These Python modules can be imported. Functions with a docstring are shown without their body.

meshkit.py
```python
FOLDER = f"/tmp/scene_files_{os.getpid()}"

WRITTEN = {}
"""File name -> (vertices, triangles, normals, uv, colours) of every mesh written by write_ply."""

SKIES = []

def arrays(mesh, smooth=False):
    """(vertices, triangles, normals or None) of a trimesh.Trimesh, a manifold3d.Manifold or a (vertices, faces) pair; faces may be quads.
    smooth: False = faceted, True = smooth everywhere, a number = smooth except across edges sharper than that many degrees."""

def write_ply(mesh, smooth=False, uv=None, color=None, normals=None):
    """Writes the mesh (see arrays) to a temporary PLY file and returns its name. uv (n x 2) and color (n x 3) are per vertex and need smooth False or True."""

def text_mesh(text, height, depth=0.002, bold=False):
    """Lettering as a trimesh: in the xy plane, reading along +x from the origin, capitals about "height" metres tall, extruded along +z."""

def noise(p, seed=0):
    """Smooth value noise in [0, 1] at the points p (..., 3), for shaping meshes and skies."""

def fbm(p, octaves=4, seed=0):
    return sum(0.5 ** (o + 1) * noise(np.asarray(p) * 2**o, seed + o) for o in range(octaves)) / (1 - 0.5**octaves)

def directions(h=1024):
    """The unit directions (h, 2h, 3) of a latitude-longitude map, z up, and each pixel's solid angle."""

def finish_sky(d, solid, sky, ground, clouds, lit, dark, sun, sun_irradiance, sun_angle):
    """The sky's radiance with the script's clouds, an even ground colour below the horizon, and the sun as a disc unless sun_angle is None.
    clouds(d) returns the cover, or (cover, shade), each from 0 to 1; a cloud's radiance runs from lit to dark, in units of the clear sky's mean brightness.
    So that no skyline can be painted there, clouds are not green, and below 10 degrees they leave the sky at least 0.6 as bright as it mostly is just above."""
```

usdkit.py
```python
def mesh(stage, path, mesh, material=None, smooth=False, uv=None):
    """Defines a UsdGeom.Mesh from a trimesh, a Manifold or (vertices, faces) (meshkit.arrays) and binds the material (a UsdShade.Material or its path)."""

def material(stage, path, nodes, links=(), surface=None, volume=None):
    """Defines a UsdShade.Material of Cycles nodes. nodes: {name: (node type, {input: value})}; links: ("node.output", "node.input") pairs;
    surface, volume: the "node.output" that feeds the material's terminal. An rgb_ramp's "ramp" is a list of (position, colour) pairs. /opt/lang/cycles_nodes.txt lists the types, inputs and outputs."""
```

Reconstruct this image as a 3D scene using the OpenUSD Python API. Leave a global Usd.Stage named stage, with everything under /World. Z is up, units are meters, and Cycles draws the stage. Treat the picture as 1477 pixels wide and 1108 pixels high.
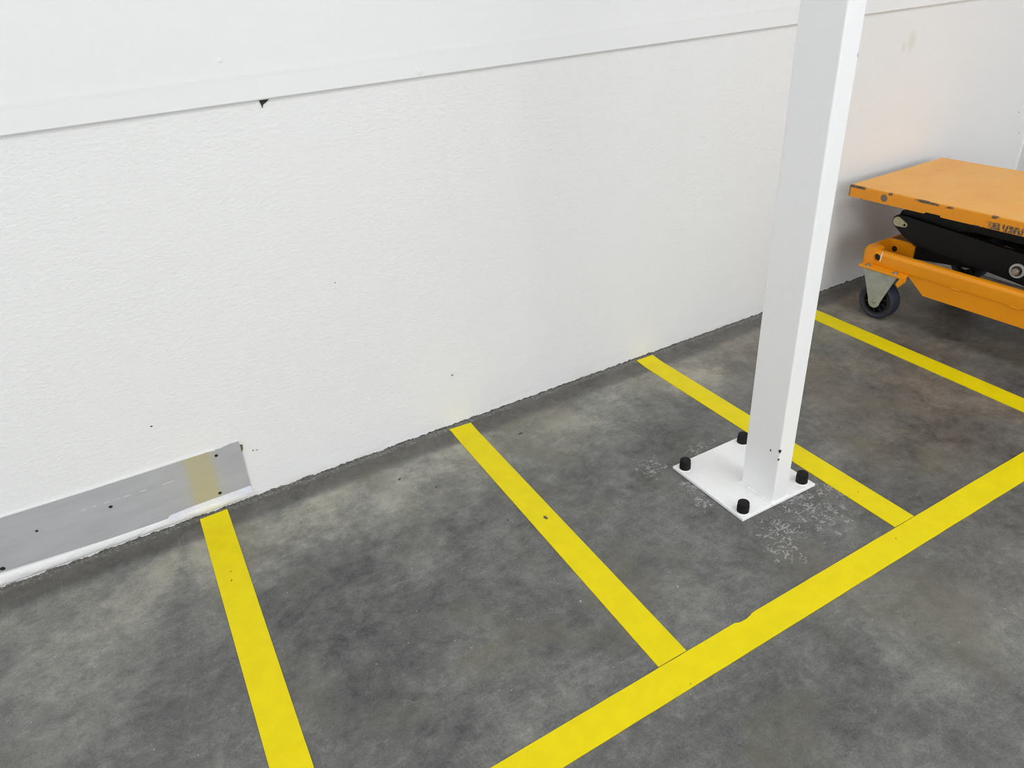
import math, random
import numpy as np, trimesh, manifold3d as m3, usdkit, meshkit
from shapely.geometry import Polygon, Point
from shapely.ops import unary_union
from pxr import Usd, UsdGeom, UsdLux, Gf, Sdf

random.seed(7); RNG = np.random.default_rng(7)
stage = Usd.Stage.CreateInMemory()
UsdGeom.SetStageUpAxis(stage, UsdGeom.Tokens.z); UsdGeom.SetStageMetersPerUnit(stage, 1.0)
stage.SetDefaultPrim(UsdGeom.Xform.Define(stage, '/World').GetPrim())
stage.DefinePrim('/World/Looks', 'Scope')

# ------------------------------------------------------------------ camera, light, exposure
RIGHT = (0.8641917647585743, -0.4988044786873785, -0.06608090317840781)
DOWN = (-0.3019978052981008, -0.4091494013369231, -0.8610424455163452)
FWD = (0.4024548661882372, 0.7640620782548042, -0.5042214010277212)
POS = (0.045642536884030714, -1.2870985041847105, 0.9074115117484512)
F_PX = 1029.25
cam = UsdGeom.Camera.Define(stage, '/World/camera')
cam.AddTransformOp().Set(Gf.Matrix4d(*RIGHT, 0, *[-v for v in DOWN], 0, *[-v for v in FWD], 0, *POS, 1))
cam.CreateHorizontalApertureAttr(36.0); cam.CreateVerticalApertureAttr(36.0 * 1108 / 1477)
cam.CreateFocalLengthAttr(36.0 * F_PX / 1477)
cam.CreateClippingRangeAttr(Gf.Vec2f(0.02, 100))
cam.CreateExposureAttr(1.35)

ROOM = dict(x0=-3.6, x1=2.697, y0=-6.0, z1=3.2)
LAMPS = [(1.35, -2.0), (-1.9, -2.3), (1.35, -4.4), (-1.9, -4.4)]   # ceiling panel lamps
LAMP_L, LAMP_W, LAMP_I = 1.2, 0.6, 4.9
LAMP_COLOR = (0.975, 0.988, 1.0)
FILL_WIN_I, FILL_WIN_COLOR = (0.66, 1.02), (0.95, 0.975, 1.0)                                         # unseen windows added behind and left of the camera as low fill
sky = UsdLux.DomeLight.Define(stage, '/World/sky')                                  # sky light outside the closed hall
sky.CreateIntensityAttr(0.3); sky.CreateColorAttr(Gf.Vec3f(0.9, 0.95, 1.0))

# ------------------------------------------------------------------ helpers
USED = {}
def numbered(path):
    n = USED.get(path, 0); USED[path] = n + 1
    return path if n == 0 else f'{path}_{n:03d}'
def setd(prim, **k):
    for a, b in k.items():
        if b is not None: prim.SetCustomDataByKey(a, b)
    return prim
def thing(name, label, cat, loc=(0, 0, 0), rotz=0.0, group=None, kind=None):
    x = UsdGeom.Xform.Define(stage, numbered('/World/' + name))
    x.AddTranslateOp().Set(Gf.Vec3d(*map(float, loc)))
    if rotz: x.AddRotateZOp().Set(math.degrees(rotz))
    return setd(x.GetPrim(), label=label, category=cat, group=group, kind=kind)
def obj(name, mesh, mat, parent=None, smooth=30, label=None, **k):
    base = parent.GetPath().pathString if parent else '/World'
    m = usdkit.mesh(stage, numbered(f'{base}/{name}'), mesh, mat, smooth=smooth)
    return setd(m.GetPrim(), label=label, **k)
def tag(p, label, cat, group=None): return setd(p, label=label, category=cat, group=group)

def tm(x):                                                     # anything -> trimesh
    v, f, _ = meshkit.arrays(x); return trimesh.Trimesh(v, f, process=True)
def mf(t):                                                     # trimesh -> manifold
    t = tm(t)
    return m3.Manifold(m3.Mesh(np.asarray(t.vertices, np.float32), np.asarray(t.faces, np.uint32)))
def cat(*ms): return trimesh.util.concatenate([tm(m) for m in ms])
def box(x0, x1, y0, y1, z0, z1, c=0.0):                        # box with edges chamfered by c
    lo, hi = np.array([x0, y0, z0], float), np.array([x1, y1, z1], float)
    if c <= 0: return trimesh.creation.box(bounds=[lo, hi])
    c = min(c, 0.45 * (hi - lo).min()); pts = []
    for s in np.ndindex(2, 2, 2):
        p = np.where(s, hi, lo); d = np.where(s, -1.0, 1.0)
        for k in range(3):
            q = p + d * c; q[k] = p[k]; pts.append(q)
    return trimesh.convex.convex_hull(np.array(pts))
def cyl(p, q, r, n=24, r2=None):
    p, q = np.array(p, float), np.array(q, float); h = np.linalg.norm(q - p)
    prof = [(0, 0), (r, 0), (r2 if r2 is not None else r, h), (0, h)]
    t = trimesh.creation.revolve(np.array(prof), sections=n)
    t.apply_transform(trimesh.geometry.align_vectors([0, 0, 1], (q - p) / h)); t.apply_translation(p); return t
def lathe(prof, p, axis, n=32):
    t = trimesh.creation.revolve(np.array(prof, float), sections=n)
    t.apply_transform(trimesh.geometry.align_vectors([0, 0, 1], axis)); t.apply_translation(p); return t
def slab_x(poly, x0, x1):                                      # polygon in (y, z), extruded along x
    t = trimesh.creation.extrude_polygon(poly, x1 - x0, engine='earcut')
    v = t.vertices.copy(); t.vertices = np.stack([v[:, 2] + x0, v[:, 0], v[:, 1]], 1); return t
def slab_z(poly, z0, z1):
    t = trimesh.creation.extrude_polygon(poly, z1 - z0, engine='earcut'); t.apply_translation([0, 0, z0]); return t
def slab_y(poly, y0, y1):                                      # polygon in (x, z), extruded along y
    t = trimesh.creation.extrude_polygon(poly, y1 - y0, engine='earcut')
    v = t.vertices.copy(); t.vertices = np.stack([v[:, 0], v[:, 2] + y0, v[:, 1]], 1); t.invert(); return t
def tube_path(pts, r, n=14):
    pts = [np.array(p, float) for p in pts]
    return tm(m3.Manifold.batch_boolean([m3.Manifold.batch_hull([mf(trimesh.creation.uv_sphere(r, count=[10, n]).apply_translation(a)),
              mf(trimesh.creation.uv_sphere(r, count=[10, n]).apply_translation(b))]) for a, b in zip(pts, pts[1:])], m3.OpType.Add))

class Graph:
    """A short way to write a Cycles node graph."""
    def __init__(s): s.n, s.l, s.i = {}, [], 0
    def add(s, kind, out, **inp):
        s.i += 1; name = f'n{s.i}'; vals = {}
        for k, v in inp.items():
            if isinstance(v, str) and v.startswith('@'): s.l.append((v[1:], f'{name}.{k}'))
            else: vals[k] = v
        s.n[name] = (kind, vals); return f'@{name}.{out}'
    def pos(s):
        if not hasattr(s, '_p'): s._p = s.add('geometry', 'position')
        return s._p
    def obj(s):
        if not hasattr(s, '_o'): s._o = s.add('texture_coordinate', 'object')
        return s._o
    def xyz(s, v):
        a = s.add('separate_xyz', 'x', vector=v); b = a[:-2]; return a, b + '.y', b + '.z'
    def map(s, v, scale=(1, 1, 1), rot=(0, 0, 0), loc=(0, 0, 0)): return s.add('mapping', 'vector', mapping_type='point', vector=v, scale=scale, rotation=rot, location=loc)
    def noise(s, v, scale, detail=3, rough=0.5, dist=0.0, out='fac'): return s.add('noise_texture', out, vector=v, scale=scale, detail=detail, roughness=rough, distortion=dist)
    def ramp(s, v, a, b, lo=0.0, hi=1.0, kind='smoothstep'): return s.add('map_range', 'result', range_type=kind, value=v, from_min=a, from_max=b, to_min=lo, to_max=hi, clamp=True)
    def m(s, op, a, b=0.0, c=0.0, clamp=False): return s.add('math', 'value', math_type=op, value1=a, value2=b, value3=c, use_clamp=clamp)
    def mix(s, f, a, b, blend='mix'): return s.add('mix_color', 'result', blend_type=blend, fac=f, a=a, b=b)
    def dist(s, v, p): return s.add('vector_math', 'value', math_type='distance', vector1=v, vector2=p)
    def spot(s, v, p, r, soft): return s.ramp(s.dist(v, p), r - soft, r + soft, 1.0, 0.0)
    def bump(s, h, dist, strength=1.0, normal=None):
        k = dict(height=h, distance=dist, strength=strength)
        if normal: k['normal'] = normal
        return s.add('bump', 'normal', **k)
    def done(s, name, **p):
        out = s.add('principled_bsdf', 'BSDF', **p)
        return usdkit.material(stage, '/World/Looks/' + name, s.n, s.l, surface=out[1:])
def plain(name, col, rough=0.5, metal=0.0, vary=0.06, scale=40, bump=0.0, **k):
    g = Graph(); p = g.pos()
    n = g.noise(p, scale, 4, 0.6)
    c = g.mix(g.ramp(n, 0.3, 0.7), tuple(v * (1 - vary) for v in col), tuple(min(1, v * (1 + vary)) for v in col))
    if bump: k['normal'] = g.bump(n, bump)
    return g.done(name, base_color=c, roughness=rough, metallic=metal, **k)


# ------------------------------------------------------------------ materials
def wall_material(name, col, stipple, scale):
    g = Graph(); p = g.pos(); x, y, z = g.xyz(p)
    big = g.noise(p, 1.7, 3, 0.5); base = g.mix(g.ramp(big, 0.35, 0.65), tuple(v * 0.985 for v in col), col)
    specks = g.ramp(g.noise(p, 95, 1, 0.5), 0.845, 0.865)                       # rare dark specks
    base = g.mix(g.m('multiply', specks, 0.6), base, (0.25, 0.23, 0.2))
    # brownish smudges high on the wall behind the post
    sm = g.m('maximum', g.spot(g.map(p, scale=(1, 1, 0.7)), (1.995, 0, 0.666 * 0.7), 0.014, 0.011), g.spot(g.map(p, scale=(1.4, 1, 0.7)), (1.966 * 1.4, 0, 0.654 * 0.7), 0.008, 0.007))
    base = g.mix(g.m('multiply', sm, 0.24), base, (0.5, 0.42, 0.2))
    # ragged paint edge just above the floor: bare grey concrete below it
    edge = g.m('add', z, g.m('multiply', g.m('subtract', g.noise(g.map(p, scale=(1, 1, 0.5)), 48, 6, 0.75), 0.5), 0.020))
    bare = g.ramp(edge, 0.0068, 0.0080, 1.0, 0.0)
    grit = g.noise(p, 160, 3, 0.7)
    barecol = g.add('rgb_ramp', 'color', fac=grit, ramp=[(0.34, (0.02, 0.019, 0.017)), (0.5, (0.09, 0.087, 0.08)), (0.62, (0.2, 0.195, 0.18)), (0.70, (0.62, 0.6, 0.57))])
    base = g.mix(bare, base, barecol)
    # a thin dusting settled low down
    low = g.m('multiply', g.ramp(z, 0.0, 0.05, 1.0, 0.0), g.ramp(g.noise(g.map(p, scale=(0.35, 1, 1.8)), 26, 4, 0.6), 0.45, 0.7))
    base = g.mix(g.m('multiply', low, 0.22), base, (0.5, 0.47, 0.4))
    h = g.m('multiply_add', g.noise(g.map(p, scale=(0.8, 1, 1.25)), scale, 3, 0.6, 0.3), 1.0, g.m('multiply', g.noise(g.map(p, scale=(0.3, 1, 1.0)), 34, 3, 0.6), 0.35))
    return g.done(name, base_color=base, roughness=0.55, normal=g.bump(h, stipple))
M_PLASTER = wall_material('white_plaster', (0.80, 0.80, 0.797), 0.0011, 135)
M_PANEL = wall_material('smooth_white_panel', (0.815, 0.82, 0.825), 0.0004, 60)

def floor_material():
    g = Graph(); p = g.pos(); x, y, z = g.xyz(p)
    warp = g.add('vector_math', 'vector', math_type='multiply_add', vector1=g.noise(p, 6, 3, 0.55, out='color'), vector2=(0.05, 0.05, 0), vector3=p)
    n1 = g.noise(warp, 3.6, 5, 0.60, 0.15)
    n2 = g.noise(warp, 11, 9, 0.74, 0.1)
    na = g.noise(g.map(warp, rot=(0, 0, -0.35), scale=(0.35, 1.5, 1)), 60, 5, 0.68, 0.5)          # trowel marks, two directions
    nb = g.noise(g.map(warp, rot=(0, 0, 0.75), scale=(0.4, 1.4, 1)), 55, 5, 0.68, 0.5)
    n3 = g.add('mix_float', 'result', fac=g.ramp(g.noise(p, 7, 3, 0.5), 0.42, 0.58), a=na, b=nb)
    n4 = g.noise(p, 300, 3, 0.75); n5 = g.noise(warp, 38, 8, 0.78, 0.1)
    v = g.m('multiply_add', n1, 0.44, g.m('multiply_add', n2, 0.46, g.m('multiply_add', n5, 0.46, g.m('multiply_add', n3, 0.14, g.m('multiply', n4, 0.30)))))
    # a paler band a hand's width from the wall: its reflection painted in
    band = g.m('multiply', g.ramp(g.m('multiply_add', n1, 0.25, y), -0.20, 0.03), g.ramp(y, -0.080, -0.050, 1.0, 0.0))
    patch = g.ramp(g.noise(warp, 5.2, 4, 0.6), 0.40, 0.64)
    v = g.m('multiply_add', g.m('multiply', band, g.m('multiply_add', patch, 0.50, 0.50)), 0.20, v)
    for c, r, k in (((-0.24, -0.28, 0), 0.34, 0.115), ((-0.05, -0.62, 0), 0.20, 0.05), ((0.15, -0.32, 0), 0.17, -0.075), ((0.36, -0.145, 0), 0.14, 0.075), ((0.63, -0.15, 0), 0.12, 0.06), ((0.70, -0.33, 0), 0.15, -0.06),
                    ((1.42, -0.70, 0), 0.20, -0.09), ((0.13, -0.58, 0), 0.18, -0.05), ((0.92, -0.95, 0), 0.26, 0.05), ((1.2, -0.22, 0), 0.18, 0.05), ((0.42, -0.30, 0), 0.10, -0.045)):
        d = g.m('multiply_add', g.m('subtract', n2, 0.5), r * 1.1, g.dist(p, c)); v = g.m('multiply_add', g.ramp(d, 0.0, r, 1.0, 0.0), k, v)     # old stains and worn patches
    v = g.m('add', v, -0.006)
    col = g.add('rgb_ramp', 'color', fac=g.ramp(v, 0.65, 1.17, kind='linear'), ramp=[(0.0, (0.030, 0.030, 0.029)), (0.25, (0.070, 0.071, 0.069)), (0.5, (0.126, 0.126, 0.121)), (0.72, (0.20, 0.198, 0.180)), (1.0, (0.34, 0.33, 0.29))])
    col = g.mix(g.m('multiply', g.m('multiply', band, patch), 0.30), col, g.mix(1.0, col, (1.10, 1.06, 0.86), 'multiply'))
    # olive and brown stains; orange bounce from the table put into the brown
    col = g.mix(g.m('multiply', g.ramp(g.noise(p, 4.1, 4, 0.6, 0.4), 0.5, 0.68), 0.55), col, (0.135, 0.125, 0.088), 'mix')
    brown = g.m('multiply', g.ramp(x, 0.9, 1.6), g.ramp(g.noise(warp, 3.0, 4, 0.6), 0.36, 0.6))
    col = g.mix(g.m('multiply', brown, 0.85), col, g.mix(1.0, col, (1.12, 0.96, 0.80), 'multiply'))
    # grime along the wall cove, with the cove's darker shading painted in
    dirt_shade = g.m('multiply', g.ramp(g.m('multiply_add', n2, 0.02, y), -0.062, -0.03), 0.75)
    col = g.mix(dirt_shade, col, g.mix(g.ramp(n2, 0.3, 0.7), (0.060, 0.055, 0.046), (0.120, 0.112, 0.096)))
    streak = g.m('multiply', g.ramp(g.noise(g.map(p, scale=(9, 0.8, 1), rot=(0, 0, 0.12)), 28, 3, 0.6), 0.60, 0.75), g.m('multiply', g.ramp(y, -0.085, -0.06), g.ramp(y, -0.03, -0.02, 1.0, 0.0)))
    col = g.mix(g.m('multiply', streak, 0.35), col, (0.32, 0.30, 0.26))
    rim = g.ramp(g.m('multiply_add', g.m('subtract', g.noise(p, 40, 5, 0.7), 0.5), 0.020, y), -0.016, -0.009)
    col = g.mix(g.m('multiply', rim, 0.8), col, g.mix(g.ramp(g.noise(p, 210, 2, 0.6), 0.52, 0.6), (0.12, 0.117, 0.108), (0.26, 0.25, 0.23)))
    # white paint crumbs trodden in round the base plate
    fl = None
    for c, r in (((0.990, -0.622, 0), 0.075), ((0.905, -0.655, 0), 0.06), ((1.00, -0.66, 0), 0.07), ((1.065, -0.625, 0), 0.05), ((0.835, -0.375, 0), 0.05), ((0.86, -0.47, 0), 0.04), ((0.96, -0.40, 0), 0.06), ((0.87, -0.69, 0), 0.05), ((0.845, -0.52, 0), 0.035)):
        k = g.ramp(g.dist(p, c), r * 0.2, r * 1.25, 1.0, 0.0); fl = k if fl is None else g.m('maximum', fl, k)
    cn = g.add('voronoi_texture', 'distance', feature='distance_to_edge', vector=g.add('vector_math', 'vector', math_type='multiply_add', vector1=g.noise(p, 60, 3, 0.6, out='color'), vector2=(0.014, 0.014, 0), vector3=g.map(p, rot=(0, 0, 0.4), scale=(1, 1.5, 1))), scale=95, randomness=1)
    crumbs = g.m('multiply', g.ramp(cn, 0.07, 0.13, 1.0, 0.0), g.ramp(g.m('multiply_add', fl, 0.16, g.noise(p, 62, 5, 0.75)), 0.635, 0.69))
    col = g.mix(g.m('multiply', g.m('multiply', crumbs, g.ramp(fl, 0.02, 0.3)), 0.6), col, (0.42, 0.42, 0.41))
    # sparse pale grains and hairline scratches
    col = g.mix(g.ramp(g.noise(p, 190, 0, 0.5), 0.90, 0.912), col, (0.6, 0.59, 0.56))
    sc = g.ramp(g.m('absolute', g.m('subtract', g.noise(g.map(p, rot=(0, 0, 0.4), scale=(1, 3.2, 1)), 7, 1, 0.5, 0.8), 0.5)), 0.002, 0.006, 1.0, 0.0)
    sc = g.m('multiply', sc, g.ramp(n1, 0.52, 0.62))
    col = g.mix(g.m('multiply', sc, 0.16), col, (0.34, 0.33, 0.30))
    for rot, freq, lim, tone, amt in ((1.0, 15, 0.004, (0.34, 0.34, 0.32), 0.20), (-0.5, 22, 0.006, (0.30, 0.30, 0.28), 0.20), (0.2, 18, 0.005, (0.03, 0.03, 0.028), 0.30)):
        ln = g.ramp(g.m('absolute', g.m('subtract', g.noise(g.map(p, rot=(0, 0, rot), scale=(0.6, 2.2, 1), loc=(rot, 0, 0)), freq, 2, 0.5, 0.6), 0.5)), lim * 0.4, lim * 1.6, 1.0, 0.0)
        ln = g.m('multiply', ln, g.ramp(g.noise(g.map(p, loc=(3 + rot, 1, 0)), 16, 3, 0.6), 0.54, 0.62))
        col = g.mix(g.m('multiply', ln, amt), col, tone)
    col = g.mix(g.m('multiply', g.ramp(g.noise(p, 120, 2, 0.6), 0.70, 0.76), 0.45), col, (0.035, 0.034, 0.032))
    rough = g.ramp(n2, 0.3, 0.7, 0.27, 0.42, 'linear')
    h = g.m('multiply_add', n5, 0.5, g.m('multiply', n2, 0.8))
    return g.done('stained_concrete', base_color=col, roughness=rough, specular_ior_level=0.45, normal=g.bump(h, 0.0016))
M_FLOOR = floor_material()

def tape_material(name, col):
    g = Graph(); p = g.pos()
    b = g.noise(p, 28, 3, 0.6)
    c = g.mix(g.ramp(b, 0.3, 0.7), tuple(v * 0.94 for v in col), col)
    c = g.mix(g.m('multiply', g.ramp(g.noise(p, 75, 1, 0.5), 0.80, 0.83), 0.7), c, (0.12, 0.10, 0.03))
    scuff = g.ramp(g.noise(g.map(p, scale=(1, 0.25, 1), rot=(0, 0, 0.7)), 42, 5, 0.7), 0.66, 0.74)
    c = g.mix(g.m('multiply', scuff, 0.22), c, (0.45, 0.38, 0.10))
    blis = g.noise(p, 34, 2, 0.5)
    return g.done(name, base_color=c, roughness=0.45, specular_ior_level=0.22, normal=g.bump(g.ramp(blis, 0.5, 0.72), 0.0002))
M_TAPE = tape_material('yellow_tape', (0.80, 0.65, 0.001))
M_TAPE_B = tape_material('golden_yellow_tape', (0.79, 0.645, 0.0004))

M_POST = plain('white_gloss_paint', (0.80, 0.80, 0.80), 0.38, vary=0.012, scale=30, bump=0.0004)
def chipped_white():
    g = Graph(); p = g.pos(); nz = g.noise(p, 260, 3, 0.6)
    c = (0.87, 0.87, 0.875); m = None
    for q, r in (((0.939, -0.5985, 0.126), 0.0035), ((0.939, -0.5985, 0.1075), 0.0022), ((0.939, -0.579, 0.117), 0.0022), ((0.9775, -0.5990, 0.773), 0.004)):
        k = g.ramp(g.m('multiply_add', nz, 0.004, g.dist(g.map(p, scale=(1, 1, 0.75)), (q[0], q[1], q[2] * 0.75))), r * 0.9 + 0.001, r + 0.0022, 1.0, 0.0); m = k if m is None else g.m('maximum', m, k)
    scr = g.m('multiply', g.ramp(g.noise(g.map(p, scale=(1, 1, 0.3)), 70, 4, 0.7), 0.715, 0.74), 0.25)
    c = g.mix(scr, c, (0.5, 0.5, 0.48)); c = g.mix(m, c, (0.03, 0.03, 0.03))
    return g.done('chipped_white_paint', base_color=c, roughness=0.38, normal=g.bump(g.noise(p, 140, 2, 0.5), 0.0003))
M_TUBE = chipped_white()
def plate_material():
    g = Graph(); p = g.pos()
    c = g.mix(g.m('multiply', g.ramp(g.noise(p, 150, 4, 0.7), 0.60, 0.72), 0.5), (0.86, 0.86, 0.85), (0.5, 0.49, 0.47))
    return g.done('brushed_white_paint', base_color=c, roughness=0.5, normal=g.bump(g.noise(p, 120, 4, 0.6), 0.0008))
M_PLATE = plate_material()
M_RUBBER = plain('black_rubber', (0.006, 0.006, 0.006), 0.6, vary=0.2, scale=120, bump=0.0004, specular_ior_level=0.25)

def strip_material():
    g = Graph(); p = g.pos(); x, y, z = g.xyz(p)
    n = g.noise(g.map(p, scale=(0.25, 1, 1.3)), 30, 5, 0.6)
    c = g.mix(g.ramp(n, 0.3, 0.7), (0.385, 0.385, 0.40), (0.44, 0.44, 0.455))
    u = g.m('multiply_add', g.m('subtract', z, 0.085), -0.05, x)                   # the faint overspray of an old yellow band
    wob = g.m('multiply_add', g.m('subtract', g.noise(p, 60, 3, 0.6), 0.5), 0.012, u)
    yel = g.m('multiply', g.ramp(wob, -0.008, 0.014), g.ramp(wob, 0.044, 0.062, 1.0, 0.0))
    c = g.mix(g.m('multiply', yel, 0.55), c, (0.47, 0.40, 0.14))
    line = g.m('add', z, g.m('multiply', g.m('add', x, 0.15), 0.020))                            # a row of dashes scratched into the face
    dash = g.m('multiply', g.ramp(g.m('absolute', g.m('subtract', line, 0.1085)), 0.0006, 0.0014, 1.0, 0.0), g.ramp(g.noise(g.map(p, scale=(1, 1, 0.1)), 75, 2, 0.6), 0.5, 0.56))
    dash = g.m('multiply', dash, g.m('multiply', g.ramp(x, -0.185, -0.17), g.ramp(x, -0.02, -0.005, 1.0, 0.0)))
    c = g.mix(g.m('multiply', dash, 0.5), c, (0.75, 0.75, 0.75))
    scr = g.ramp(g.noise(g.map(p, scale=(0.12, 1, 2.2)), 70, 4, 0.7), 0.70, 0.74)
    c = g.mix(g.m('multiply', scr, 0.35), c, (0.62, 0.62, 0.62))
    dk = g.ramp(g.noise(g.map(p, scale=(0.4, 1, 1)), 55, 3, 0.7), 0.72, 0.78)
    c = g.mix(g.m('multiply', dk, 0.35), c, (0.12, 0.12, 0.12))
    return g.done('scuffed_grey_strip', base_color=c, roughness=0.5, normal=g.bump(n, 0.0004))
M_STRIP = strip_material()
M_BROWN = plain('torn_brown_backing', (0.16, 0.12, 0.07), 0.8, vary=0.3, scale=200)
M_DARK = plain('dark_steel', (0.035, 0.032, 0.03), 0.45, 0.5, vary=0.3, scale=150)

def orange_material(name, top):
    g = Graph(); o = g.obj(); x, y, z = g.xyz(o)
    base = (0.84, 0.30, 0.002)
    n = g.noise(o, 9, 4, 0.6)
    c = g.mix(g.ramp(n, 0.3, 0.7), tuple(v * 0.93 for v in base), base)
    fine = g.noise(o, 140, 4, 0.7)
    if top:
        dust_sheen = g.m('multiply', g.ramp(z, 0.3352, 0.3364), g.ramp(g.noise(g.map(o, scale=(1, 2, 1)), 7, 5, 0.65), 0.30, 0.62, 0.22, 0.42))   # worn, dusty deck with the white wall's reflection put into the colour
        c = g.mix(dust_sheen, c, (0.86, 0.56, 0.13))
        scr = g.m('multiply', g.ramp(z, 0.3352, 0.3364), g.ramp(g.noise(g.map(o, rot=(0, 0, 0.5), scale=(6, 0.7, 1)), 16, 5, 0.7), 0.63, 0.70))
        c = g.mix(g.m('multiply', scr, 0.55), c, (0.24, 0.14, 0.05))
        fold = g.m('multiply', g.ramp(x, 0.0, 0.012, 1.0, 0.0), g.m('multiply', g.ramp(z, 0.3285, 0.3305), g.ramp(z, 0.3362, 0.3368, 1.0, 0.0)))                         # bare steel along the front fold
        ys = None
        for yc, w in ((-0.237, 0.052), (-0.018, 0.022), (-0.040, 0.008), (-0.388, 0.012), (-0.12, 0.006)):
            k = g.ramp(g.m('absolute', g.m('subtract', y, yc)), w * 0.8, w * 1.05, 1.0, 0.0); ys = k if ys is None else g.m('maximum', ys, k)
        chip = g.m('multiply', g.m('multiply', fold, ys), g.ramp(g.noise(g.map(o, scale=(1, 0.35, 1.6)), 60, 4, 0.6), 0.42, 0.46))
        rubz = g.m('multiply', g.ramp(z, 0.303, 0.307), g.ramp(z, 0.319, 0.324, 1.0, 0.0))                        # scraped area lower down the front
        rub = g.m('multiply', g.m('multiply', rubz, g.ramp(y, -0.385, -0.360, 1.0, 0.0)), g.ramp(g.noise(g.map(o, scale=(1, 1.4, 0.5)), 95, 4, 0.7), 0.45, 0.49))
        rub2 = g.m('multiply', g.m('multiply', g.ramp(g.m('absolute', g.m('subtract', y, -0.245)), 0.05, 0.07, 1.0, 0.0), g.ramp(g.m('absolute', g.m('subtract', z, 0.315)), 0.004, 0.007, 1.0, 0.0)), g.ramp(fine, 0.60, 0.66))
        lowedge = g.m('multiply', g.ramp(z, 0.305, 0.3075, 1.0, 0.0), g.ramp(g.noise(g.map(o, scale=(1, 0.5, 1)), 60, 4, 0.7), 0.58, 0.64))
        corner = g.m('multiply', g.m('multiply', g.ramp(x, 0.0, 0.006, 1.0, 0.0), g.ramp(y, -0.006, -0.001)), g.ramp(fine, 0.40, 0.5))
        wear = g.m('maximum', g.m('maximum', chip, rub), g.m('maximum', rub2, g.m('maximum', lowedge, corner)))
        wear = g.m('maximum', wear, g.m('multiply', g.ramp(y, -0.003, -0.0005), g.ramp(fine, 0.34, 0.46)))
    else:
        wear = g.ramp(g.noise(g.map(o, scale=(1, 0.6, 1)), 62, 3, 0.65), 0.765, 0.785)
        sm = g.ramp(g.noise(g.map(o, scale=(1, 0.4, 1)), 30, 4, 0.6), 0.70, 0.76); c = g.mix(g.m('multiply', sm, 0.3), c, (0.75, 0.55, 0.40))
        corner = g.m('multiply', g.ramp(g.m('multiply_add', z, -0.18, y), -0.116, -0.112), g.ramp(fine, 0.47, 0.52)); wear = g.m('maximum', wear, corner)
    c = g.mix(g.m('multiply', wear, 0.92), c, g.mix(g.ramp(fine, 0.45, 0.6), (0.035, 0.030, 0.024), (0.13, 0.13, 0.10)))
    return g.done(name, base_color=c, roughness=0.40 if not top else g.ramp(z, 0.3352, 0.3364, 0.38, 0.38), normal=g.bump(fine, 0.0003))
M_DECK = orange_material('worn_orange_deck', True)
M_ORANGE = orange_material('orange_enamel', False)
M_BLACK = plain('black_enamel', (0.006, 0.006, 0.0065), 0.5, vary=0.15, scale=60, specular_ior_level=0.22)
M_ZINC = plain('galvanised_steel', (0.40, 0.42, 0.37), 0.42, 0.35, vary=0.10, scale=45)
M_OLIVE = plain('yellow_zinc', (0.42, 0.40, 0.25), 0.45, 0.35, vary=0.12, scale=80)
M_BOLT = plain('steel_bolt', (0.45, 0.42, 0.38), 0.32, 0.8, vary=0.1, scale=150)
M_NYLON = plain('grey_nylon', (0.42, 0.41, 0.39), 0.5, vary=0.05)
M_TYRE = plain('blue_black_rubber', (0.020, 0.024, 0.040), 0.55, vary=0.25, scale=70)
M_HUB = plain('black_plastic', (0.010, 0.010, 0.011), 0.4, vary=0.2, scale=70)
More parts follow.
